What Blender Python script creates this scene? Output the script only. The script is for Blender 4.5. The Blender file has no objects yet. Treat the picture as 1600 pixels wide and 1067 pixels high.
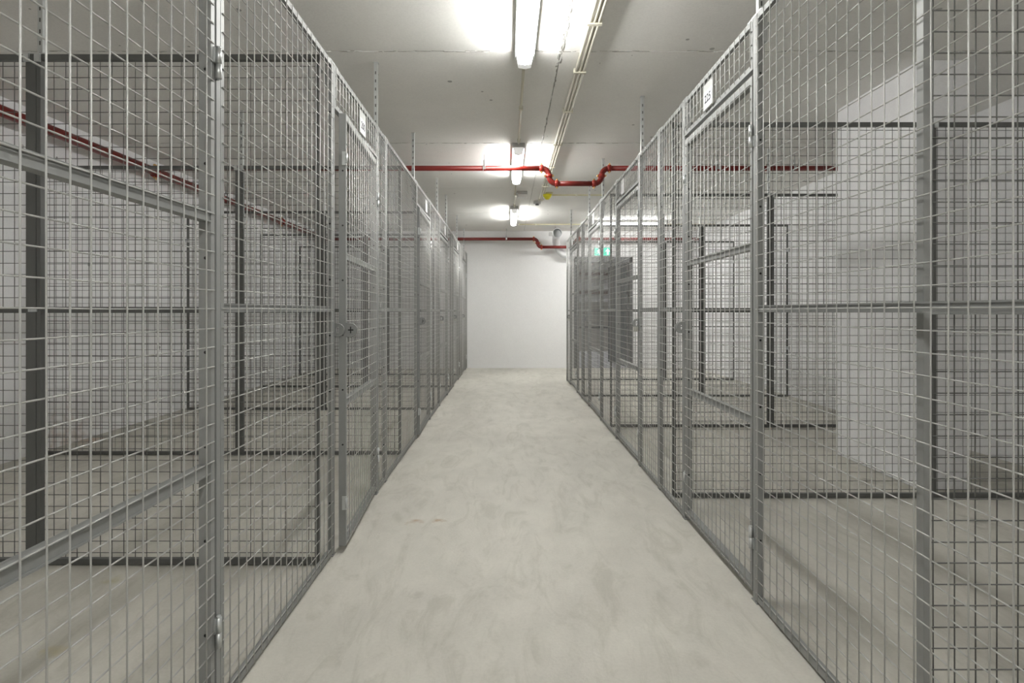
import bpy, math, random
from mathutils import Vector, Matrix
random.seed(7)
S = bpy.context.scene
COL = S.collection
PI = math.pi

# ------------------------------------------------------------------ camera, world, exposure
cam = bpy.data.cameras.new('camera'); cam_o = bpy.data.objects.new('camera', cam); COL.objects.link(cam_o)
cam_o.location = (0, 0, 1.088); cam_o.rotation_euler = (PI/2, 0, 0)
cam.sensor_width = 36; cam.lens = 880/1600*36
cam.shift_x = 7/1600; cam.shift_y = -47.5/1600
cam.clip_start = 0.02; cam.clip_end = 100
S.camera = cam_o
w = bpy.data.worlds.new('world'); S.world = w; w.use_nodes = True
w.node_tree.nodes['Background'].inputs[0].default_value = (.5, .5, .5, 1)
w.node_tree.nodes['Background'].inputs[1].default_value = .3
S.view_settings.view_transform = 'Standard'
S.view_settings.look = 'None'
S.view_settings.exposure = 1.02
S.view_settings.gamma = 1
S.view_settings.use_curve_mapping = False
S.cycles.max_bounces = 8
S.cycles.diffuse_bounces = 6
S.cycles.glossy_bounces = 2
S.cycles.caustics_reflective = False
S.cycles.caustics_refractive = False
LAMP = 34.0

# ------------------------------------------------------------------ materials
def new_mat(name):
    m = bpy.data.materials.new(name); m.use_nodes = True
    nt = m.node_tree; b = nt.nodes['Principled BSDF']
    return m, nt, b

def simple(name, col, rough=.5, metal=0., bump=0., bscale=80., var=0.):
    m, nt, b = new_mat(name)
    b.inputs['Base Color'].default_value = (*col, 1); b.inputs['Roughness'].default_value = rough
    b.inputs['Metallic'].default_value = metal
    if bump or var:
        tc = nt.nodes.new('ShaderNodeTexCoord'); n = nt.nodes.new('ShaderNodeTexNoise')
        n.inputs['Scale'].default_value = bscale; n.inputs['Detail'].default_value = 4
        nt.links.new(tc.outputs['Object'], n.inputs['Vector'])
        if bump:
            bp = nt.nodes.new('ShaderNodeBump'); bp.inputs['Strength'].default_value = bump; bp.inputs['Distance'].default_value = .002
            nt.links.new(n.outputs['Fac'], bp.inputs['Height']); nt.links.new(bp.outputs['Normal'], b.inputs['Normal'])
        if var:
            mx = nt.nodes.new('ShaderNodeMix'); mx.data_type = 'RGBA'
            mx.inputs[6].default_value = (*[c*(1-var) for c in col], 1); mx.inputs[7].default_value = (*[min(1, c*(1+var)) for c in col], 1)
            nt.links.new(n.outputs['Fac'], mx.inputs[0]); nt.links.new(mx.outputs[2], b.inputs['Base Color'])
    return m

def math_node(nt, op, a, b=None, clamp=False):
    n = nt.nodes.new('ShaderNodeMath'); n.operation = op; n.use_clamp = clamp
    for i, v in enumerate((a, b)):
        if v is None: continue
        if isinstance(v, (int, float)): n.inputs[i].default_value = v
        else: nt.links.new(v, n.inputs[i])
    return n.outputs[0]

def noise(nt, vec, scale, detail=5, rough=.55, dist=0.):
    n = nt.nodes.new('ShaderNodeTexNoise'); n.inputs['Scale'].default_value = scale
    n.inputs['Detail'].default_value = detail; n.inputs['Roughness'].default_value = rough; n.inputs['Distortion'].default_value = dist
    nt.links.new(vec, n.inputs['Vector']); return n.outputs['Fac']

def ramp(nt, fac, stops):
    r = nt.nodes.new('ShaderNodeValToRGB'); e = r.color_ramp.elements
    while len(e) < len(stops): e.new(.5)
    for el, (p, c) in zip(e, stops):
        el.position = p; el.color = (*c, 1) if len(c) == 3 else c
    nt.links.new(fac, r.inputs[0]); return r.outputs[0]

def mix(nt, fac, a, b, mode='MIX'):
    n = nt.nodes.new('ShaderNodeMix'); n.data_type = 'RGBA'; n.blend_type = mode
    for i, v in ((0, fac), (6, a), (7, b)):
        if isinstance(v, (int, float)): n.inputs[i].default_value = v
        elif isinstance(v, tuple): n.inputs[i].default_value = (*v, 1)
        else: nt.links.new(v, n.inputs[i])
    return n.outputs[2]

def concrete(name, base, spread=.08, pits=True, stains=(), rough=.75, streak=(1, 1, 1), coarse=.9, bump=.25, scuff=False):
    m, nt, b = new_mat(name)
    g = nt.nodes.new('ShaderNodeNewGeometry'); pos = g.outputs['Position']
    mp = nt.nodes.new('ShaderNodeMapping'); mp.inputs['Scale'].default_value = streak; nt.links.new(pos, mp.inputs['Vector']); v = mp.outputs[0]
    n1 = noise(nt, v, coarse, 6, .6, .6); n2 = noise(nt, v, 7, 6, .65); n3 = noise(nt, pos, 90, 3)
    lo = tuple(c*(1-spread) for c in base); hi = tuple(min(1, c*(1+spread)) for c in base)
    c = ramp(nt, n1, [(.3, lo), (.7, hi)])
    c2 = ramp(nt, n2, [(.3, (1-spread*.9,)*3), (.7, (1, 1, 1))])
    c = mix(nt, 1.0, c, c2, 'MULTIPLY')
    c3 = ramp(nt, n3, [(.25, (.9, .9, .9)), (.6, (1, 1, 1))])
    c = mix(nt, .6, c, c3, 'MULTIPLY')
    if pits:
        vo = nt.nodes.new('ShaderNodeTexVoronoi'); vo.inputs['Scale'].default_value = 5.5; nt.links.new(pos, vo.inputs['Vector'])
        sel = noise(nt, pos, 1.7, 2)
        th = math_node(nt, 'MULTIPLY', math_node(nt, 'SUBTRACT', sel, .38, True), .32)
        pit = math_node(nt, 'LESS_THAN', vo.outputs['Distance'], th)
        c = mix(nt, math_node(nt, 'MULTIPLY', pit, .6), c, (.09, .09, .08))
    if scuff:
        mq = nt.nodes.new('ShaderNodeMapping'); mq.inputs['Scale'].default_value = (2.2, .7, 1); mq.inputs['Rotation'].default_value = (0, 0, .5); nt.links.new(pos, mq.inputs['Vector'])
        q = noise(nt, mq.outputs[0], 3.2, 9, .7, 1.6)
        c = mix(nt, .85, c, ramp(nt, q, [(.36, (.84, .84, .82)), (.5, (1, 1, 1)), (.68, (1.0, 1.0, 1.0)), (.78, (1.1, 1.1, 1.08))]), 'MULTIPLY')
        v2 = nt.nodes.new('ShaderNodeTexVoronoi'); v2.inputs['Scale'].default_value = 1.6; nt.links.new(pos, v2.inputs['Vector'])
        c = mix(nt, math_node(nt, 'MULTIPLY', math_node(nt, 'LESS_THAN', v2.outputs['Distance'], .012), .6), c, (.14, .13, .12))
    for (sx, sy, sz, r, col) in stains:
        d = nt.nodes.new('ShaderNodeVectorMath'); d.operation = 'DISTANCE'; nt.links.new(pos, d.inputs[0]); d.inputs[1].default_value = (sx, sy, sz)
        nn = noise(nt, pos, 18, 4)
        f = math_node(nt, 'SUBTRACT', math_node(nt, 'ADD', 1.0, math_node(nt, 'MULTIPLY', math_node(nt, 'SUBTRACT', nn, .55), 3.0)), math_node(nt, 'DIVIDE', d.outputs['Value'], r), True)
        c = mix(nt, math_node(nt, 'MULTIPLY', f, .6, True), c, col)
    nt.links.new(c, b.inputs['Base Color'])
    b.inputs['Roughness'].default_value = rough
    bp = nt.nodes.new('ShaderNodeBump'); bp.inputs['Strength'].default_value = bump; bp.inputs['Distance'].default_value = .004
    nt.links.new(n3, bp.inputs['Height']); nt.links.new(bp.outputs[0], b.inputs['Normal'])
    return m

M = {}
M['steel'] = simple('grey_coated_steel', (.29, .297, .29), .46, .15, .08, 60, .04)
M['part_steel'] = simple('shade_darkened_partition_steel', (.125, .128, .122), .42, .25, .08, 60, .04)  # same steel as the rows, shade on viewer-facing frames put into the colour
M['part_wire'] = simple('shade_darkened_partition_wire', (.15, .15, .143), .42, .3)  # same wire as the rows, darkened in colour to look shaded
M['wire'] = simple('welded_wire_steel', (.48, .48, .465), .42, .25)
M['galv'] = simple('galvanised_steel', (.62, .64, .64), .38, .8, .15, 40, .08)
M['hole'] = simple('bolt_hole_black', (.015, .015, .015), .7)
M['dark_steel'] = simple('dark_steel', (.10, .10, .10), .5, .6)
M['floor'] = concrete('screed_floor', (.59, .572, .515), .15, False,
    [(-.474, 2.91, 0, .05, (.30, .16, .06)), (-.36, 2.93, 0, .04, (.32, .19, .08)), (-2.25, 3.4, 0, .05, (.34, .25, .12)), (-3.5, 4.75, 0, .16, (.45, .24, .17)),
     (-3.5, 4.25, 0, .12, (.45, .25, .18)), (-1.6, 2.28, 0, .05, (.42, .38, .2)), (-.9, 1.75, 0, .05, (.16, .14, .12)), (2.45, 2.9, 0, .12, (.2, .19, .16)), (2.3, 3.6, 0, .12, (.22, .2, .17)), (-1.45, 1.8, 0, .05, (.5, .44, .25))],
    .62, (1, .55, 1), .9, .3, True)
M['ceiling'] = concrete('painted_ceiling_concrete', (.88, .87, .84), .03, True, (), .85, (1, 1, 1), .5, .15)
M['wall'] = concrete('painted_wall', (.92, .92, .93), .03, True, [(-3.62, 4.6, 0, .35, (.55, .45, .38))], .8, (1, 1, .6), .6, .2)
M['wall_back'] = concrete('white_back_wall', (.85, .85, .85), .02, False, (), .8, (1, 1, 1), .5, .1)
M['column'] = concrete('bare_grey_concrete', (.87, .87, .88), .06, True, (), .8, (1, 1, .5), 1.2, .3)
M['rear'] = concrete('pale_bounce_rear_concrete', (.85, .85, .85), .06, False)  # unseen wall behind the viewpoint, colour kept pale to bounce light forward
M['garage'] = concrete('garage_concrete', (.55, .53, .49), .08, False)
M['filler'] = simple('joint_filler', (.40, .39, .36), .9, 0, .9, 60, .5)
M['gapback'] = simple('joint_gap_backing', (.5, .5, .47), .9)  # mid-grey backing seen through the slab joints
M['red'] = simple('red_sprinkler_paint', (.17, .010, .006), .38, 0, .05, 30, .08)
M['red_cpl'] = simple('dark_red_coupling_paint', (.27, .022, .015), .3, .1)
M['brass'] = simple('brass_bolt', (.75, .48, .18), .3, .9)
M['cream'] = simple('cream_plastic_conduit', (.70, .67, .56), .45)
M['cream2'] = simple('yellowed_conduit', (.66, .62, .42), .45)
M['grey_pl'] = simple('light_grey_plastic', (.55, .55, .54), .4)
M['white_pl'] = simple('white_plastic', (.82, .82, .80), .35)
M['plate'] = simple('translucent_plate_plastic', (.42, .43, .42), .4)
M['card'] = simple('white_paper_card', (.70, .70, .71), .6)
M['ink'] = simple('black_ink', (.02, .02, .03), .6)
M['yellow'] = simple('yellow_plastic', (.75, .68, .02), .4)
M['duct'] = simple('duct_grey_white', (.74, .75, .76), .4)
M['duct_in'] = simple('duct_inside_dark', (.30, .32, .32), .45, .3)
M['door_dark'] = simple('dark_green_grey_door', (.045, .06, .062), .45, 0, .1, 30, .1)
M['frame_dark'] = simple('anthracite_frame', (.06, .062, .065), .5)
M['brown'] = simple('red_brown_beam_paint', (.16, .07, .05), .6)
M['glassy'] = simple('pale_vision_glass', (.45, .46, .47), .15)
M['brasslock'] = simple('padlock_metal', (.60, .60, .56), .35, .8)

def emit(name, col, st):
    m, nt, b = new_mat(name)
    b.inputs['Base Color'].default_value = (*col, 1)
    b.inputs['Emission Color'].default_value = (*col, 1); b.inputs['Emission Strength'].default_value = st
    return m
M['lamp'] = emit('lit_diffuser', (1, .995, .965), LAMP)
M['lamp_end'] = emit('faintly_glowing_diffuser_end', (.9, .9, .88), .22)
M['exit_green'] = emit('lit_exit_green', (.03, .55, .38), .5)
M['exit_white'] = emit('lit_exit_white', (.9, 1, .97), .7)

# ------------------------------------------------------------------ mesh helper
class MB:
    def __init__(s): s.v = []; s.f = []; s.mi = []; s.sm = []
    def box(s, x0, x1, y0, y1, z0, z1, mi=0):
        n = len(s.v)
        s.v += [(x0,y0,z0),(x1,y0,z0),(x1,y1,z0),(x0,y1,z0),(x0,y0,z1),(x1,y0,z1),(x1,y1,z1),(x0,y1,z1)]
        s.f += [(n,n+3,n+2,n+1),(n+4,n+5,n+6,n+7),(n,n+1,n+5,n+4),(n+1,n+2,n+6,n+5),(n+2,n+3,n+7,n+6),(n+3,n,n+4,n+7)]
        s.mi += [mi]*6; s.sm += [False]*6; return s
    def rings(s, rs, mi=0, caps=True, smooth=True):
        k = len(rs[0]); n = len(s.v)
        for r in rs: s.v += [tuple(p) for p in r]
        for i in range(len(rs)-1):
            for j in range(k):
                a = n+i*k+j; b = n+i*k+(j+1) % k
                s.f.append((a, b, b+k, a+k)); s.mi.append(mi); s.sm.append(smooth)
        if caps:
            s.f.append(tuple(n+j for j in reversed(range(k)))); s.mi.append(mi); s.sm.append(False)
            s.f.append(tuple(n+(len(rs)-1)*k+j for j in range(k))); s.mi.append(mi); s.sm.append(False)
        return s
    def tube(s, pts, r, n=8, mi=0, caps=True, radii=None):
        pts = [Vector(p) for p in pts]; rs = []; up = None
        for i, p in enumerate(pts):
            t = (pts[min(i+1, len(pts)-1)] - pts[max(i-1, 0)]).normalized()
            if up is None:
                up = Vector((0,0,1)) if abs(t.z) < .9 else Vector((0,1,0))
            a = t.cross(up).normalized(); up = a.cross(t).normalized()
            rr = radii[i] if radii else r
            rs.append([p + (a*math.cos(2*PI*j/n) + up*math.sin(2*PI*j/n))*rr for j in range(n)])
        return s.rings(rs, mi, caps)
    def prism(s, outline, y0, y1, mi=0):       # outline in xz
        a = [(x, y0, z) for x, z in outline]; b = [(x, y1, z) for x, z in outline]
        s.rings([a, b], mi, True, False); return s
    def build(s, name, mats, parent=None, loc=None):
        me = bpy.data.meshes.new(name); me.from_pydata(s.v, [], s.f)
        mats = mats if isinstance(mats, (list, tuple)) else [mats]
        for m in mats: me.materials.append(M[m])
        me.polygons.foreach_set('material_index', s.mi); me.polygons.foreach_set('use_smooth', s.sm)
        me.update()
        o = bpy.data.objects.new(name, me); COL.objects.link(o)
        if parent: o.parent = parent
        if loc: o.location = loc
        return o

def fix_normals(o):
    import bmesh
    bm = bmesh.new(); bm.from_mesh(o.data); bmesh.ops.recalc_face_normals(bm, faces=bm.faces); bm.to_mesh(o.data); bm.free()
    return o

def bevel(o, wd, seg=2):
    m = o.modifiers.new('bevel', 'BEVEL'); m.width = wd; m.segments = seg; m.limit_method = 'ANGLE'; return o

def thing(name, label, cat, loc=(0,0,0), rotz=0, group=None):
    o = bpy.data.objects.new(name, None); COL.objects.link(o); o.empty_display_size = .05
    o.location = loc; o.rotation_euler = (0, 0, rotz); o['label'] = label; o['category'] = cat
    if group: o['group'] = group
    return o
def tag(o, label, cat, group=None):
    o['label'] = label; o['category'] = cat
    if group: o['group'] = group
    return o
def struct(o, label=None):
    o['kind'] = 'structure'
    if label: o['label'] = label
    return o

# ------------------------------------------------------------------ room shell
XL, XR, YB, YN, H = -3.60, 3.62, 10.75, -5.0, 2.615
struct(MB().box(XL-.2, XR+.2, YN-.2, YB, -.2, 0).build('floor', 'floor'), 'smooth grey-beige concrete screed floor with faint stains')
struct(MB().box(XL-.2, XL, YN-.2, YB+.2, 0, H+.15).build('wall_left', 'wall'), 'painted concrete wall behind the left row of cages')
struct(MB().box(XR, XR+.2, YN-.2, YB+.2, 0, H+.15).build('wall_right', 'wall'), 'painted concrete wall behind the right row of cages')
struct(MB().box(XL-.2, XR+.2, YN-.4, YN-.2, 0, H+.15).build('wall_near', 'rear'), 'pale concrete wall behind the viewpoint, lightened for bounce light')
# back wall with door opening
DX0, DX1, DH = 1.265, 2.38, 2.12
wb = MB().box(XL, DX0, YB, YB+.2, 0, H+.15).box(DX1, XR, YB, YB+.2, 0, H+.15).box(DX0, DX1, YB, YB+.2, DH, H+.15)
struct(wb.build('wall_back', 'wall_back'), 'plain white end wall of the aisle')
# ceiling: backing and slabs
c = struct(MB().box(XL-.2, XR+.2, YN-.2, YB+.2, H+.012, H+.15).build('ceiling', 'gapback'), 'off-white painted ceiling of precast concrete slabs')
XS = .315
seams = [3.31 + 1.81*k for k in range(-5, 4)]
ys = [YN-.2] + [y for y in seams if YN < y < YB-.3] + [YB]
for i in range(len(ys)-1):
    for (a, b) in ((XL, XS-.003), (XS+.003, XR)):
        s_ = MB().box(a, b, ys[i]+.004, ys[i+1]-.004, H, H+.05).build('slab', 'ceiling', c)
# rough filler beads along the joints
def filler(p0, p1, wd, n):
    mb = MB(); rr = random.Random(int(p0[0]*100+p0[1]*10)+5)
    d = (Vector(p1)-Vector(p0)); L = d.length; d.normalize(); q = Vector((-d.y, d.x, 0))
    for i in range(n):
        t = rr.random()*L; wv = wd*(.4+rr.random()); ln = .01+rr.random()*.035
        o = (rr.random()-.5)*wd*1.2; cc = Vector(p0)+d*t+q*o
        h = .001+rr.random()*.003
        a = cc-d*ln-q*wv*.3; b = cc+d*ln*.9-q*wv*.25; e = cc+d*ln+q*wv*.3; f = cc-d*ln*.8+q*wv*.3
        k = len(mb.v)
        mb.v += [(*a.xy, H-.0005), (*b.xy, H-.0005), (*e.xy, H-.0005), (*f.xy, H-.0005), (*cc.xy, H-h)]
        mb.f += [(k, k+1, k+4), (k+1, k+2, k+4), (k+2, k+3, k+4), (k+3, k, k+4)]; mb.mi += [i % 2]*4; mb.sm += [False]*4
    o = mb.build('joint_filler', ['filler', 'white_pl'], c); o['kind'] = 'stuff'; return o
for y in seams:
    if 1 < y < 6: filler((XL+.05, y, 0), (XR-.05, y, 0), .012, 330 if y < 4 else 200)
filler((XS, 1.2, 0), (XS, 3.5, 0), .022, 220)
filler((XS, 3.5, 0), (XS, 6.5, 0), .010, 60)
# skirting line of far wall
struct(MB().box(XL+.01, DX0-.06, YB-.006, YB, 0, .05).build('baseboard_back', 'wall_back'), 'low white skirting line along the end wall')
# concrete column in right storage
struct(bevel(MB().box(2.50, 2.80, 3.42, 4.27, 0, H).build('column', 'column'), .008), 'pitted grey concrete column standing inside the right cages')

# doorway
d = struct(thing('door_1', 'x', 'x', (0, YB, 0))); d['label'] = 'dark framed doorway with open leaf in the end wall'
del d['category']
fr = MB().box(DX0-.0, DX0+.06, -.03, .2, 0, DH).box(DX1-.05, DX1, -.03, .2, 0, DH).box(DX0, DX1, -.03, .2, DH-.10, DH)
fr.build('door_frame', 'frame_dark', d)
ang = math.radians(82)
lf = MB().box(-1.0, 0, -.05, 0, .02, DH-.11).build('door_leaf', 'door_dark', d); lf.location = (DX1-.06, .22, 0); lf.rotation_euler = (0, 0, -ang)
# vision panel and handle (sub-parts)
MB().box(-.95, -.72, 0, .006, 1.16, 1.86).box(-.95, -.72, -.056, -.05, 1.16, 1.86).build('vision_panel', 'glassy', lf)
MB().box(-.95, -.91, 0, .02, .98, 1.12).tube([(-.93, .02, 1.06), (-.93, .06, 1.06), (-.81, .06, 1.06)], .01, 8).build('door_handle', 'galv', lf)

# garage space beyond the doorway
YG = YB+.2
struct(MB().box(-1.5, 6.5, YB, YB+8, -.2, -.002).build('floor_garage', 'garage'), 'grey floor of the space beyond the doorway')
struct(MB().box(-1.5, 6.5, YG+6, YG+6.2, 0, 3.2).build('wall_garage_back', 'garage'), 'grey wall far beyond the doorway')
struct(MB().box(-1.7, -1.5, YG, YG+6.2, 0, 3.2).build('wall_garage_left', 'garage'))
struct(MB().box(6.5, 6.7, YG, YG+6.2, 0, 3.2).build('wall_garage_right', 'garage'))
struct(MB().box(-1.5, 6.5, YG, YG+6.2, 2.9, 3.1).build('ceiling_garage', 'garage'))
kb = thing('kerb_wall', 'low dark concrete upstand on the floor beyond the doorway', 'kerb', (1.9, 15.3, 0))
MB().box(-2.6, 3, 0, .35, 0, .62).build('upstand', 'garage', kb); MB().box(-2.6, 3, -.02, .37, .62, .68).build('coping', 'frame_dark', kb)
for i, (y, z, r, mt, lb) in enumerate([(13.6, 2.17, .09, 'duct', 'upper grey duct crossing beyond the doorway'), (13.4, 1.72, .12, 'duct', 'wrapped silver duct crossing below the brown beam beyond the doorway'),
                                     (14.4, 1.42, .10, 'duct', 'lowest grey duct crossing beyond the doorway')]):
    t = thing('ventilation_duct', lb, 'duct', (1.9, y, z))
    MB().tube([(-2.2+.4*j, 0, 0) for j in range(12)], r, 14).build('duct_run', mt, t)
    for j in range(8): MB().tube([(-2+.55*j, 0, 0), (-1.96+.55*j, 0, 0)], r+.008, 14).build('joint_band', 'galv', t)
    for xh in (-1.7, 0, 1.7): MB().tube([(xh, 0, r-.01), (xh, 0, 2.9-z)], .006, 6).build('hanger', 'galv', t)
for (y, z, lb) in ((13.2, 1.96, 'upper red-brown beam beyond the doorway'), (14.0, 1.55, 'lower red-brown beam beyond the doorway')):
    t = thing('steel_beam', lb, 'beam', (1.9, y, z))
    MB().box(-2.2, 2.4, -.05, .05, -.035, -.025).box(-2.2, 2.4, -.004, .004, -.025, .025).box(-2.2, 2.4, -.05, .05, .025, .035).build('profile', 'brown', t)
    for xh in (-2, 2.2): MB().tube([(xh, 0, .03), (xh, 0, 2.9-z)], .008, 6).build('hanger', 'galv', t)

# ------------------------------------------------------------------ lamps
def ceiling_lamp(x, y, label, along_x=False, L=1.27, grp='batten lights'):
    t = thing('ceiling_light', label, 'ceiling light', (x, y, H), PI/2 if along_x else 0, grp)
    bevel(MB().box(-.057, .057, -L/2, L/2, -.046, 0).build('housing', 'grey_pl', t), .004)
    # rounded diffuser
    def prof(yy, k=1.): return [( .046*k, yy, -.044), (.041*k, yy, -.075), (.036*k, yy, -.096), (0, yy, -.103), (-.036*k, yy, -.096), (-.041*k, yy, -.075), (-.046*k, yy, -.044)]
    fix_normals(MB().rings([prof(-L/2+.055), prof(L/2-.055)], 0, True, True).build('diffuser', 'lamp', t))
    for s in (-1, 1):
        a, b = sorted((s*(L/2), s*(L/2-.055)))
        fix_normals(MB().rings([prof(a, 1.02), prof(b, 1.02)], 0, True, False).build('end_cap', 'lamp_end', t))
    return t
LY = [2.68, 5.74, 8.82]
LL = ['lit batten ceiling light nearest the viewer, above the aisle', 'middle lit batten ceiling light, crossed by the red pipe', 'farthest lit batten ceiling light above the aisle before the end wall']
for y, lb in zip(LY, LL): ceiling_lamp(.10, y, lb)
ceiling_lamp(.10, -.38, 'lit batten ceiling light above and behind the viewpoint')
ceiling_lamp(.10, -3.44, 'unseen batten ceiling light added farther behind the viewpoint for bounce light')  # added out of view, continues the lamp row to raise the ambient light
ceiling_lamp(2.05, 9.5, 'lit batten ceiling light set crosswise near the exit sign', True)
ceiling_lamp(1.2, 12.6, 'unseen batten ceiling light added to light the near space beyond the doorway', True)  # added out of sight to light what shows through the doorway
ceiling_lamp(.4, 14.1, 'unseen batten ceiling light added between the ducts to brighten the space beyond the doorway', True)  # extra unseen lamp, brightens the floor past the doorway
ceiling_lamp(3.4, 15.6, 'unseen batten ceiling light added farther in to light the space beyond the doorway', True)  # another added lamp hidden above the door head, lights the far part
bpy.context.view_layer.update()
for o in list(COL.objects):
    if o.get('label', '').endswith('space beyond the doorway'): o.location.z = 2.9

# ------------------------------------------------------------------ conduits and small ceiling fittings
def conduit(label, pts, r, mat, clips=(), n=1, gap=.018, horiz='y'):
    t = thing('conduit', label, 'conduit')
    for k in range(n):
        off = (k-(n-1)/2)*gap
        q = [(p[0]+(off if horiz == 'y' else 0), p[1]+(off if horiz == 'x' else 0), p[2]) for p in pts]
        MB().tube(q, r, 8).build('tube', mat, t)
    for (x, y) in clips:
        wd = gap*(n-1)/2+r+.006
        b = MB()
        if horiz == 'y': b.box(x-wd, x+wd, y-.012, y+.012, H-2*r-.010, H-.0005); 
        else: b.box(x-.012, x+.012, y-wd, y+wd, H-2*r-.010, H-.0005)
        b.build('clip', 'cream', t)
    return t
zc = H-.014
conduit('single cream conduit linking the nearest and middle aisle lights', [(.10, 3.33, zc), (.10, 5.09, zc)], .009, 'cream', [(.10, 3.42), (.10, 4.2), (.10, 5.0)])
conduit('single cream conduit linking the middle and farthest aisle lights', [(.10, 6.38, zc), (.10, 8.17, zc)], .009, 'cream', [(.10, 6.5), (.10, 7.3), (.10, 8.05)])
conduit('bundle of three cream conduits running along the ceiling beside the aisle lights', [(.455, -4.9, zc), (.455, 7.72, zc)], .010, 'cream',
        [(.455, y) for y in (-2, -.8, .4, 1.6, 2.35, 2.95, 3.55, 4.25, 5.1, 5.9, 6.8, 7.6)], 3, .023)
conduit('thin yellowed conduit running from the yellow box to the wall', [(.58, 7.35, zc), (XR-.01, 7.35, zc)], .009, 'cream2', [(.9, 7.35), (1.8, 7.35), (2.8, 7.35)], 1, .018, 'x')
conduit('thin cream conduit crossing the ceiling behind the farthest light', [(.20, 9.83, zc), (XR-.01, 9.83, zc)], .010, 'cream2', [(.5, 9.83), (1.4, 9.83), (2.6, 9.83)], 1, .018, 'x')

t = thing('emergency_light', 'white boxy emergency light on the ceiling beside the conduit', 'emergency light', (.185, 7.22, H))
bevel(MB().box(-.07, .07, -.07, .07, -.035, 0).build('base', 'grey_pl', t), .006); bevel(MB().box(-.062, .062, -.062, .062, -.075, -.035).build('lens', 'white_pl', t), .012)
MB().tube([(-.07, 0, -.02), (-.085, 0, -.02)], .012, 8).build('cable_gland', 'grey_pl', t)
t = thing('junction_box', 'grey round junction box at the end of the conduit bundle', 'junction box', (.41, 7.80, H))
MB().tube([(0, 0, 0), (0, 0, -.045)], .052, 18).build('housing', 'grey_pl', t); MB().tube([(0, 0, -.045), (0, 0, -.062)], .026, 14).build('lid', 'dark_steel', t)
t = thing('sounder', 'yellow cup-shaped alarm sounder on the ceiling', 'alarm sounder', (.515, 7.28, H))
MB().box(-.065, .065, -.055, .055, -.02, 0).build('base', 'cream2', t)
MB().tube([(0, 0, -.02), (0, 0, -.05), (0, 0, -.085)], .05, 18, radii=[.06, .052, .022]).build('body', 'yellow', t)
# ceiling ring hook
t = thing('ring_hook', 'small metal ring hook screwed into the ceiling', 'hook', (.36, 5.20, H))
MB().tube([(0, 0, 0), (0, 0, -.015)], .0022, 6).build('shank', 'galv', t)
MB().tube([(.015*math.cos(a), 0, -.028+.015*math.sin(a)) for a in [2*PI*k/16 for k in range(17)]], .002, 6).build('ring', 'galv', t)

# ------------------------------------------------------------------ red pipes
def arc(cx, cz, r, a0, a1, y, n=8):
    return [(cx+r*math.cos(a0+(a1-a0)*k/n), y, cz+r*math.sin(a0+(a1-a0)*k/n)) for k in range(n+1)]
def coupling(t, p, axis, r):
    p = Vector(p); a = Vector(axis).normalized()
    q = a.cross(Vector((0, 1, 0))).normalized() if abs(a.y) < .9 else Vector((0, 0, 1))
    mb = MB().tube([p-a*.019, p-a*.013, p+a*.013, p+a*.019], r, 14, radii=[r*1.15, r*1.42, r*1.42, r*1.15])
    o = mb.build('coupling', 'red_cpl', t)
    for s in (-1, 1):
        c_ = p+q*s*(r*1.55)
        MB().tube([c_+Vector((0, -.018, 0)), c_+Vector((0, .018, 0))], r*.32, 8, 0).tube([c_+Vector((0, -.026, 0)), c_+Vector((0, -.018, 0))], r*.22, 6, 0).build('bolt', 'brass', o)
def hanger(t, x, y, z, r):
    mb = MB().tube([(x, y, z+r), (x, y, H)], .0045, 6)
    mb.tube([(x, y, z+r+.0), (x, y, z+r+.055)], .010, 6)
    mb.tube([(x-.012, y+(r+.003)*math.cos(a), z+(r+.003)*math.sin(a)) for a in [2*PI*k/14 for k in range(15)]], .003, 4)
    mb.box(x-.012, x+.012, y-r-.004, y-r-.001, z-r*.6, z+r*.6)
    mb.build('hanger', 'galv', t)
def dip_pipe(label, y, z, zl, xs, r, x0, x1, hangers, mirror_right=True):
    t = thing('sprinkler_pipe', label, 'pipe')
    (a0, a1, a2, b0, b1, b2) = xs; zm = (z+zl)/2
    MB().tube([(x0, y, z), (a0, y, z)], r, 16).build('pipe_run', 'red', t)
    def elbow(pa, pb, horizontal_first):
        pts = []
        (xa, za), (xb, zb) = pa, pb
        for k in range(9):
            u = k/8*PI/2
            if horizontal_first: pts.append((xa+(xb-xa)*math.sin(u), y, za+(zb-za)*(1-math.cos(u))))
            else: pts.append((xa+(xb-xa)*(1-math.cos(u)), y, za+(zb-za)*math.sin(u)))
        MB().tube(pts, r*1.08, 14).build('elbow', 'red', t)
    elbow((a0, z), (a1, zm), True); elbow((a1, zm), (a2, zl), False)
    MB().tube([(a2, y, zl), (b0, y, zl)], r, 16).build('pipe_run', 'red', t)
    elbow((b0, zl), (b1, zm), True); elbow((b1, zm), (b2, z), False)
    MB().tube([(b2, y, z), (x1, y, z)], r, 16).build('pipe_run', 'red', t)
    for x, zz, ax in ((a0, z, (1,0,0)), (a1, zm, (0,0,1)), (a2, zl, (1,0,0)), (b0, zl, (1,0,0)), (b1, zm, (0,0,1)), (b2, z, (1,0,0))):
        coupling(t, (x, y, zz), ax, r)
    for hx in hangers: hanger(t, hx, y, z, r)
    return t
dip_pipe('nearer dark red pipe crossing the aisle with a stepped dip', 5.5, 2.482, 2.332, (.331, .405, .481, .844, .918, .994), .025, -3.42, XR, (-2.6, -1.4, -.225, 2.05, 2.80))
dip_pipe('farther bright red pipe crossing in front of the end wall', 10.45, 2.425, 2.275, (.487, .56, .63, 1.18, 1.255, 1.33), .028, -3.42, XR, (-2.4, -.02, 1.9))
t = thing('sprinkler_pipe', 'long red pipe running along the top of the left wall', 'pipe')
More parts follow.
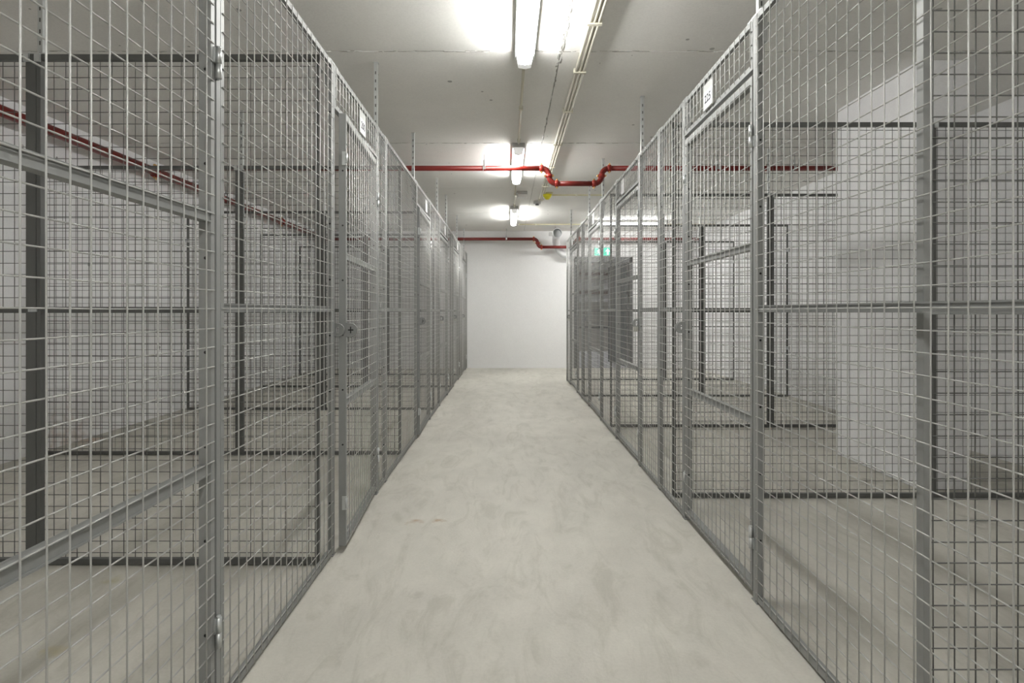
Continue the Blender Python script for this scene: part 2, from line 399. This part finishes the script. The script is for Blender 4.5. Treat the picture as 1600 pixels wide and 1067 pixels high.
MB().tube([(-3.45, -4.9, 2.452), (-3.45, 10.4, 2.452)], .040, 16).build('pipe_run', 'red', t)
for y in (-1.0, 2.0, 5.52, 8.6, 10.42):
    coupling(t, (-3.45, y, 2.452), (0, 1, 0), .040)
for y in (.6, 3.4, 6.9, 9.6):
    mb = MB()
    mb.tube([(-3.45, y, 2.54), (-3.45, y, H)], .0045, 6)
    mb.tube([(-3.45+.043*math.cos(a), y, 2.452+.043*math.sin(a)) for a in [2*PI*k/16 for k in range(17)]], .004, 4)
    mb.tube([(-3.475, y, 2.486), (-3.45, y, 2.545)], .004, 4); mb.tube([(-3.425, y, 2.486), (-3.45, y, 2.545)], .004, 4)
    mb.build('hanger', 'dark_steel', t)

# vent duct on end wall
t = thing('wall_vent', 'open-mouthed pale round vent duct curving down the end wall', 'vent duct', (0, 0, 0))
n = 24
def ring(cx, cz, r, y): return [(cx+r*math.cos(2*PI*k/n), y, cz+r*math.sin(2*PI*k/n)) for k in range(n)]
mb = MB(); cx, cz, yv = .878, 2.462, 9.90
mb.rings([ring(cx, cz, .070, yv+.16), ring(cx, cz, .084, yv+.10), ring(cx, cz, .084, yv), ring(cx, cz, .076, yv)], 0, False)
mb.rings([ring(cx, cz, .076, yv), ring(cx, cz, .074, yv+.10)], 1, False)
mb.rings([ring(cx, cz, .074, yv+.10), ring(cx, cz-.01, .0, yv+.105)], 0, False)
mb.build('mouth', ['duct', 'duct_in'], t)
MB().tube([(.878, 10.03, 2.455), (.885, 10.2, 2.445), (.895, 10.42, 2.43), (.91, 10.56, 2.38), (.94, 10.61, 2.30), (.98, 10.62, 2.22), (1.04, 10.62, 2.16), (1.12, 10.62, 2.13), (1.20, 10.65, 2.12), (1.22, 10.74, 2.12)], .06, 18,
          radii=[.072, .070, .066, .068, .066, .062, .062, .062, .062, .062]).build('bend', 'duct', t)
MB().box(-.03, .03, -.03, .03, -.03, .03).tube([(.03, 0, 0), (.07, 0, 0)], .012, 8).build('side_box', 'grey_pl', t).location = (.765, 9.97, 2.452)
MB().tube([(.878, 10.22, 2.5), (.878, 10.22, H)], .005, 6).build('hanger', 'galv', t)
MB().tube([(.937, 10.61, 2.315), (.945, 10.61, 2.29)], .071, 18).build('clamp_band', 'grey_pl', t)

# exit sign
t = thing('exit_sign', 'lit green emergency exit sign above the doorway', 'exit sign', (1.81, YB-.06, 2.215))
MB().box(-.17, .17, -.02, .02, -.082, .082).box(-.15, .15, .02, .06, -.02, .02).build('housing', 'white_pl', t)
MB().box(-.163, .163, -.026, -.02, -.075, .075).build('face', 'exit_green', t)
yy0, yy1 = -.030, -.026
mb = MB().prism([(.085-.018, -.055), (.085+.018, -.055), (.085+.018, .0), (.085+.048, .0), (.085, .058), (.085-.048, .0), (.085-.018, .0)], yy0, yy1)
fix_normals(mb.build('arrow', 'exit_white', t))
def limb(mb, a, b, r):
    a = Vector(a); b = Vector(b); d = (b-a).normalized(); q = Vector((-d.y, d.x))*r
    mb.prism([tuple(a-q), tuple(b-q), tuple(b+q), tuple(a+q)], yy0, yy1)
mb = MB()
mb.prism([(-.075+.012*math.cos(a), .048+.012*math.sin(a)) for a in [2*PI*k/12 for k in range(12)]], yy0, yy1)
limb(mb, (-.078, .032), (-.085, -.008), .011); limb(mb, (-.085, -.008), (-.062, -.028), .007); limb(mb, (-.062, -.028), (-.068, -.058), .006)
limb(mb, (-.085, -.008), (-.098, -.035), .007); limb(mb, (-.098, -.035), (-.122, -.038), .006)
limb(mb, (-.078, .03), (-.055, .008), .005); limb(mb, (-.055, .008), (-.042, .018), .005); limb(mb, (-.08, .03), (-.105, .018), .005); limb(mb, (-.105, .018), (-.112, -.004), .005)
fix_normals(mb.build('running_figure', 'exit_white', t))
mb = MB().box(-.145, -.03, yy0, yy1, .062, .068).box(-.034, -.028, yy0, yy1, -.065, .068)
mb.build('door_outline', 'exit_white', t)

# ------------------------------------------------------------------ mesh panels
WR = .00172
def rod_sq(mb, a, b, r):      # six-sided wire along an axis
    mb.tube([a, b], r, 6, 0, True)
def wire_part(parent, x0, x1, z0, z1, yv_, sgn, cx=None, zphase=.045, r=WR, mat='wire'):
    """vertical wires at depth yv_, horizontals just behind them; x0..x1, z0..z1 outer size"""
    mb = MB(); cx = (x0+x1)/2 if cx is None else cx
    k0 = math.ceil((x0+.006-cx)/.05); k1 = math.floor((x1-.006-cx)/.05)
    for k in range(k0, k1+1):
        x = cx+.05*k
        j = [random.uniform(-.0012, .0012) for _ in range(3)]
        za, zb = z0+.006, z1-.006
        mb.tube([(x+j[0], yv_, za), (x+j[1], yv_, za+(zb-za)*.33), (x+j[2], yv_, za+(zb-za)*.66), (x+j[0], yv_, zb)], r, 6)
    k = math.ceil((z0+.006-zphase)/.05)
    while zphase+.05*k < z1-.006:
        z = zphase+.05*k
        j = [random.uniform(-.0012, .0012) for _ in range(2)]
        mb.tube([(x0+.006, yv_+sgn*2*r*.95, z+j[0]), ((x0+x1)/2, yv_+sgn*2*r*.95, z+j[1]), (x1-.006, yv_+sgn*2*r*.95, z+j[0])], r, 6)
        k += 1
    return mb.build('wire_mesh', mat, parent)

def frame_parts(t, Wd, z0, z1, sw, dep, mids=(), holes=True, rh=.022, mid_h=.022, mat='steel'):
    """frame occupies y 0..dep, mesh lies in front (y<0) or behind"""
    for a in (0, Wd-sw):
        mb = MB().box(a, a+sw, 0, dep, z0, z1)
        if holes:
            z = .24
            while z < z1-.05:
                if z > z0+.05:
                    for xx in (a-.0004, a+sw+.0004):
                        mb.tube([(xx-.0006, dep*.45, z), (xx+.0006, dep*.45, z)], .0042, 8, 1)
                z += .2467
        mb.build('stile', [mat, 'hole'], t)
    MB().box(sw, Wd-sw, 0, dep, z1-rh, z1).build('top_rail', mat, t)
    MB().box(sw, Wd-sw, 0, dep, z0, z0+rh).build('bottom_rail', mat, t)
    for m in mids:
        # channel: web set back between two flanges
        mb = MB().box(sw, Wd-sw, .003, dep, m-mid_h/2, m+mid_h/2).box(sw, Wd-sw, 0, .004, m+mid_h/2-.003, m+mid_h/2+.001).box(sw, Wd-sw, 0, .004, m-mid_h/2-.001, m-mid_h/2+.003)
        mb.build('mid_rail', mat, t)

XLF, XRF = -.775, .925
def place(side, y0, y1):
    """root at the frame: local +y points away from the aisle"""
    if side == 'L': return (XLF, y0, 0), PI/2
    return (XRF, y1, 0), -PI/2

def fixed_panel(side, y0, y1, label, cy=None, z0=.012, z1=2.19, mid=(1.097,), name='mesh_panel', cat='mesh panel', grp=None):
    loc, rz = place(side, y0, y1)
    t = thing(name, label, cat, loc, rz, grp)
    Wd = y1-y0
    frame_parts(t, Wd, z0, z1, .018, .020, mid)
    cx = None
    if cy is not None: cx = (cy-y0) if side == 'L' else (y1-cy)
    wire_part(t, 0, Wd, z0, z1, -.0055, 1, cx)
    return t

def hinge_pair(t, x, zlist, y=-.008):
    for z in zlist:
        MB().tube([(x, y, z), (x, y, z+.040)], .0075, 10).tube([(x, y, z+.040), (x, y, z+.044)], .0065, 10).box(x-.012, x, -.004, .001, z, z+.04).build('hinge', 'galv', t)
        MB().tube([(x, y, z-.040), (x, y, z-.001)], .0075, 10).box(x, x+.012, -.004, .001, z-.04, z).build('hinge', 'galv', t)

def ear_outline(L, Hh, n=8):
    r = Hh/2
    pts = [(0, -r), (L-r, -r)]
    pts += [(L-r+r*math.sin(a), -r*math.cos(a)) for a in [PI*k/n for k in range(1, n)]]
    pts += [(L-r, r), (0, r)]
    return pts
def lock_ear(t, x, y0, z, L=.045, Hh=.062, hole=True, th=.003, name='lock_ear'):
    """ear plate standing out into the aisle (-y) at local x"""
    mb = MB()
    # build as plate with an oval opening: outer and inner rings joined
    n = 24; r = Hh/2; out = []; inn = []
    cy = -(L-r)
    for k in range(n):
        a = 2*PI*k/n
        yy = cy-r*math.cos(a); zz = r*math.sin(a)
        if math.cos(a) < 0: yy = min(y0, cy - r*math.cos(a)*1.6); zz = r*math.sin(a) if abs(math.sin(a)) > .7 else r*.7*(1 if math.sin(a) >= 0 else -1)
        out.append((yy, zz)); inn.append((cy-.008*math.cos(a)*1.0, .017*math.sin(a)) if hole else (cy-.001*math.cos(a), .001*math.sin(a)))
    A = [(x, p[0], z+p[1]) for p in out]; B = [(x+th, p[0], z+p[1]) for p in out]
    C = [(x+th, p[0], z+p[1]) for p in inn]; D = [(x, p[0], z+p[1]) for p in inn]
    mb.rings([A, B, C, D, A], 0, False, False)
    # raised rim
    o = fix_normals(mb.build(name, 'steel', t))
    rim = MB(); pts = [(x+th/2, cy-(r-.002)*math.cos(a), z+(r-.002)*math.sin(a)) for a in [(-PI/2+PI*k/12) for k in range(13)]]
    rim.tube([(x+th/2, y0, z-r+.002)]+pts+[(x+th/2, y0, z+r-.002)], .0028, 6).build('ear_rim', 'steel', o)
    return o

def door(side, y0, y1, label, hinge_far, ajar=0., cy=None, z0=.030, z1=1.978, grp=None, locked=False):
    """hinge_far: hinge side is the one farther from the viewer"""
    hinge_at_x0 = (side == 'L') != hinge_far        # L: local x grows with depth
    Wd = y1-y0
    if side == 'L': hx = 0 if hinge_at_x0 else Wd; hy = y0+hx; base = PI/2
    else: hx = 0 if hinge_at_x0 else Wd; hy = y1-hx; base = -PI/2
    X = XLF if side == 'L' else XRF
    sgn = -1 if hinge_at_x0 else 1      # rotate so the free end swings into the aisle (-y local)
    t = thing('mesh_door', label, 'mesh door', (X, hy, 0), base+sgn*ajar, grp)
    sub = lambda o: None
    before = set(COL.objects)
    frame_parts(t, Wd, z0, z1, .018, .032, (.675, 1.335), True, .026, .026)
    cx = None
    if cy is not None: cx = (cy-y0) if side == 'L' else (y1-cy)
    wire_part(t, 0, Wd, z0, z1, -.0055, 1, cx, .043)
    hinge_pair(t, -.006 if hinge_at_x0 else Wd+.006, (.235, 1.745))
    fx = Wd if hinge_at_x0 else 0
    fs = 1 if hinge_at_x0 else -1
    # lock side: ear plate and two small latch blocks
    lock_ear(t, fx+(.001 if fs > 0 else -.004), 0, 1.003, .052 if ajar else .045, .062, not ajar)
    if ajar:
        mb = MB(); xx = fx+fs*.0045; 
        mb.box(xx-.0008, xx+.0008, -.024, -.019, .988, 1.018).box(xx-.0008, xx+.0008, -.034, -.010, 1.000, 1.006)
        mb.build('key_slot', 'hole', t)
    for z in (.225, 1.775):
        a, b = sorted((fx+fs*.0005, fx+fs*.007))
        mb = MB().box(a, b, -.004, .016, z-.03, z+.03).tube([(fx+fs*.004, -.003, z-.022), (fx+fs*.004, -.003, z+.022)], .006, 8)
        mb.build('latch_block', 'galv', t)
    for o in COL.objects:
        if o not in before and o.parent == t: o.location = Vector((-hx, 0, 0))
    return t

def transom(side, y0, y1, label):
    return fixed_panel(side, y0, y1, label, None, 2.0, 2.19, (), 'transom_panel', 'mesh panel')

def post(side, y0, label, ear=False, z1=2.19):
    loc, rz = place(side, y0, y0+.020)
    t = thing('steel_post', label, 'post', loc, rz)
    MB().box(0, .020, 0, .022, 0, z1).build('upright', 'steel', t)
    MB().box(-.012, .032, -.002, .045, 0, .004).build('foot_plate', 'steel', t)
    # splice plate over the joint
    mb = MB().box(-.05, .07, -.001, .024, z1, z1+.004)
    mb.prism([(-.05, z1+.004), (.07, z1+.004), (.045, z1+.012), (-.025, z1+.012)], .004, .018).build('splice_plate', 'galv', t)
    # dark clamp behind
    MB().box(-.010, .030, .022, .040, z1-.10, z1-.005).tube([(.010, .040, z1-.03), (.010, .058, z1-.03)], .012, 8).build('clamp', 'galv', t)
    if ear: lock_ear(t, .017 if (side == 'L') else 0.0, 0, 1.003, .045, .060)
    return t

def strut(x, y, zb, label, face=1):
    t = thing('ceiling_strut', label, 'ceiling strut', (x, y, zb))
    hh = H-zb
    mb = MB().box(-.011, .011, -.011, .011, 0, hh)
    k = 0
    while .02+.05*k < hh-.03:
        z = .02+.05*k
        mb.box(-.003, .003, -.0114, .0114, z, z+.018, 1); k += 1
    mb.build('perforated_bar', ['galv', 'dark_steel'], t)
    MB().box(-.014, .016, -.014, .014, hh-.004, hh).build('ceiling_plate', 'galv', t)
    return t

def padlock(x, y, z, label, rz=0, mat='brasslock', grp='padlocks on the cage doors'):
    t = thing('padlock', label, 'padlock', (x, y, z), rz, grp)
    bevel(MB().box(-.017, .017, -.007, .007, -.052, -.018).build('body', mat, t), .003)
    pts = [(-.010, 0, -.020), (-.010, 0, -.002)] + [(-.010*math.cos(a), 0, -.002+.010*math.sin(a)) for a in [PI*k/6 for k in range(1, 6)]] + [(.010, 0, -.002), (.010, 0, -.020)]
    MB().tube(pts, .0028, 8).build('shackle', 'galv', t)
    return t

def number_plate(side, yc, label, text=None):
    X = XLF+.010 if side == 'L' else XRF-.010
    t = thing('number_plate', label, 'number plate', (X, yc, 2.075), PI/2 if side == 'L' else -PI/2)
    bevel(MB().box(-.06, .06, -.0015, .0015, -.058, .058).build('holder', 'plate', t), .001)
    MB().box(-.048, .052, -.0022, -.0015, -.055, .022).build('card', 'card', t)
    if text:
        cu = bpy.data.curves.new('number', 'FONT'); cu.body = text; cu.size = .052; cu.align_x = 'CENTER'; cu.align_y = 'CENTER'; cu.extrude = .0002; cu.offset = .0013
        cu.materials.append(M['ink']); o = bpy.data.objects.new('number', cu); COL.objects.link(o)
        bpy.context.view_layer.update(); me = bpy.data.meshes.new_from_object(o.evaluated_get(bpy.context.evaluated_depsgraph_get()))
        bpy.data.objects.remove(o); o = bpy.data.objects.new('number', me); COL.objects.link(o); o.parent = t
        o.location = (0, -.0026, -.014); o.rotation_euler = (PI/2, 0, 0)
    return t

ORD = ['first', 'second', 'third', 'fourth', 'fifth', 'sixth', 'seventh']
# ---- left row
left_doors = [(.690, 1.490, True, 0), (2.535, 3.335, True, math.radians(3.4)), (4.835, 5.635, True, math.radians(1.6)), (6.485, 7.285, True, 0), (8.135, 8.935, True, 0), (9.655, 10.455, True, 0)]
dl = ['closed mesh door filling the left edge of the view, hinges on its far side',
      'mesh door standing ajar beneath the number plate reading 200 in the left row',
      'slightly ajar mesh door in the left row, third from the viewer',
      'shut mesh door in the left row, fourth from the viewer',
      'shut mesh door in the left row, fifth from the viewer',
      'shut mesh door at the far end of the left row, nearest the end wall']
for i, ((a, b, hf, aj), lb) in enumerate(zip(left_doors, dl)):
    door('L', a, b, lb, hf, aj, 1.090 if i == 0 else None)
    transom('L', a-.008, b+.008, 'short mesh transom above the %s door of the left row' % ORD[i])
    post('L', a-.030, 'steel post on the near side of the %s left row door' % ORD[i], ear=(i > 0))
    post('L', b+.010, 'steel post on the far side of the %s left row door' % ORD[i])
lp = [(-.55, .658, 'fixed mesh panel before the first door of the left row'), (1.522, 2.503, 'fixed mesh panel between the first and second left row doors'),
      (3.367, 3.588, 'narrow mesh panel just past the ajar door with the number 200'), (3.612, 4.803, 'wide fixed mesh panel before the third left row door'),
      (5.667, 6.453, 'fixed mesh panel between the third and fourth left row doors'), (7.317, 8.103, 'fixed mesh panel between the fourth and fifth left row doors'),
      (8.967, 9.623, 'fixed mesh panel between the fifth and sixth left row doors'), (10.487, 10.735, 'narrow mesh panel joining the left row to the end wall')]
for (a, b, lb) in lp: fixed_panel('L', a, b, lb)
post('L', 3.590, 'steel post between the narrow and the wide panel of the left row')
post('L', -.572, 'steel post at the start of the left row beside the viewpoint')
for i, (y, lb) in enumerate([(3.464, 'nearest ceiling strut above the left row'), (4.83, 'second ceiling strut above the left row'), (6.456, 'third ceiling strut above the left row'),
                             (7.40, 'fourth ceiling strut above the left row'), (8.99, 'fifth ceiling strut above the left row'), (10.44, 'sixth ceiling strut above the left row, nearest the end wall')]):
    strut(XLF-.034, y, 2.02, lb)
number_plate('L', 2.975, 'white number plate reading 200 above the ajar left door', '200')
for y, lb in ((5.30, 'white number plate above the third left row door'), (6.9, 'white number plate above the fourth left row door'), (8.6, 'white number plate above the fifth left row door'), (10.1, 'white number plate above the sixth left row door')):
    number_plate('L', y, lb)
for y, lb in ((6.478, 'padlock hanging on the fourth left row door'), (8.128, 'padlock hanging on the fifth left row door'), (9.648, 'padlock hanging on the sixth left row door')):
    padlock(XLF+.018, y, .998, lb)

# ---- right row  (hinge near for the first door, lock on its far side)
fixed_panel('R', .857, 2.098, 'wide fixed mesh panel nearest the viewer in the right row', 1.4737)
fixed_panel('R', -.40, .830, 'fixed mesh panel beside the viewpoint in the right row')
right_doors = [(2.130, 2.935, False, 0), (3.985, 4.785, True, 0), (5.635, 6.435, False, 0), (7.545, 8.345, False, 0)]
dr = ['shut mesh door beneath the number plate reading 225', 'shut mesh door in the right row, second from the viewer, padlock at its near edge',
      'shut mesh door in the right row, third from the viewer', 'shut mesh door at the far end of the right row']
for i, ((a, b, hf, aj), lb) in enumerate(zip(right_doors, dr)):
    door('R', a, b, lb, hf, aj)
    transom('R', a-.008, b+.008, 'short mesh transom above the %s door of the right row' % ORD[i])
    post('R', a-.030, 'steel post on the near side of the %s right row door' % ORD[i], ear=hf)
    post('R', b+.010, 'steel post on the far side of the %s right row door' % ORD[i], ear=not hf)
for (a, b, lb) in [(2.967, 3.432, 'narrow mesh panel just past the door numbered 225'), (3.456, 3.953, 'narrow mesh panel before the second right row door'),
                   (4.817, 5.603, 'fixed mesh panel between the second and third right row doors'), (6.467, 7.03, 'fixed mesh panel just past the third right row door'),
                   (7.054, 7.513, 'fixed mesh panel before the fourth right row door'), (8.377, 8.80, 'end mesh panel of the right row')]:
    fixed_panel('R', a, b, lb)
post('R', .833, 'steel post on the near side of the wide right row panel'); post('R', 3.434, 'steel post between the two narrow right row panels')
post('R', 7.032, 'steel post between the third and fourth right row doors'); post('R', 8.803, 'steel corner post at the far end of the right row')
for y, lb in ((2.137, 'nearest ceiling strut above the right row, beside the door 225'), (4.01, 'second ceiling strut above the right row'), (5.65, 'third ceiling strut above the right row'),
              (6.60, 'fourth ceiling strut above the right row'), (8.50, 'last ceiling strut above the right row')):
    strut(XRF+.034, y, 2.02, lb)
number_plate('R', 2.57, 'white number plate reading 225 above the nearest right door', '225')
for y, lb in ((4.47, 'white number plate above the second right row door'), (6.0, 'white number plate above the third right row door'), (7.95, 'white number plate above the last right row door')):
    number_plate('R', y, lb)
padlock(XRF-.018, 3.978, .998, 'padlock hanging on the second right row door'); padlock(XRF-.018, 8.352, .998, 'padlock hanging on the last right row door')

# ---- cross partitions
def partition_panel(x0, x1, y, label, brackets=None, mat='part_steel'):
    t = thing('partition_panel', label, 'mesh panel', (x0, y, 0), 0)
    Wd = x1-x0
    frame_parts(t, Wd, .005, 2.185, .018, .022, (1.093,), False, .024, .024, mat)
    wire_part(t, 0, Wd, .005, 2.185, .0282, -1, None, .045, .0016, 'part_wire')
    if brackets is not None:
        for z in (.62, 1.86):
            xx = brackets-x0
            MB().box(xx-.018, xx+.018, -.012, 0, z-.02, z+.02).tube([(xx, -.020, z), (xx, -.012, z)], .006, 6).build('wall_bracket', 'galv', t)
    return t
def mid_post(x, y, label):
    t = thing('partition_post', label, 'post', (x, y, 0))
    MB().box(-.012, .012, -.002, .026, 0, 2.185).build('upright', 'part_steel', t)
    MB().box(-.04, .04, -.006, .036, 0, .004).build('foot_plate', 'steel', t)
    MB().box(-.05, .05, -.002, .030, 2.186, 2.190).build('splice_plate', 'galv', t)
    MB().box(-.019, .019, -.005, -.002, 1.085, 1.101).tube([(-.011, -.008, 1.093), (-.011, -.005, 1.093)], .004, 8).tube([(.011, -.008, 1.093), (.011, -.005, 1.093)], .004, 8).build('joint_plate', 'galv', t)
    MB().box(-.035, -.012, -.012, -.003, 2.150, 2.186).box(.012, .035, -.012, -.003, 2.150, 2.186).build('corner_cleat', 'galv', t)
    return t
for i, y in enumerate([2.405, 4.25, 6.18, 8.02, 9.52]):
    o_ = ORD[i]
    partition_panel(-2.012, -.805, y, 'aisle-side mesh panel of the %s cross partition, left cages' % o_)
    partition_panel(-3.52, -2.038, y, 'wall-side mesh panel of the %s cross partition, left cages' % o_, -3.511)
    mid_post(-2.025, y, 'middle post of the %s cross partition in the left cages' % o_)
    strut(-2.025, y+.045, 2.02, 'ceiling strut on the %s cross partition in the left cages' % o_)
for i, y in enumerate([1.30, 3.27, 5.26, 7.14, 8.83]):
    o_ = ORD[i]
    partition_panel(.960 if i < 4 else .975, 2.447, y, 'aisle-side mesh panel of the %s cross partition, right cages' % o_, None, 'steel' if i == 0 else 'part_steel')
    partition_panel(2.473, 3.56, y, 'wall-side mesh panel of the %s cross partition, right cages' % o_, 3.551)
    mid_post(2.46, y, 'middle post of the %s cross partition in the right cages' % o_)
    strut(2.46, y+.045, 2.02, 'ceiling strut on the %s cross partition in the right cages' % o_)
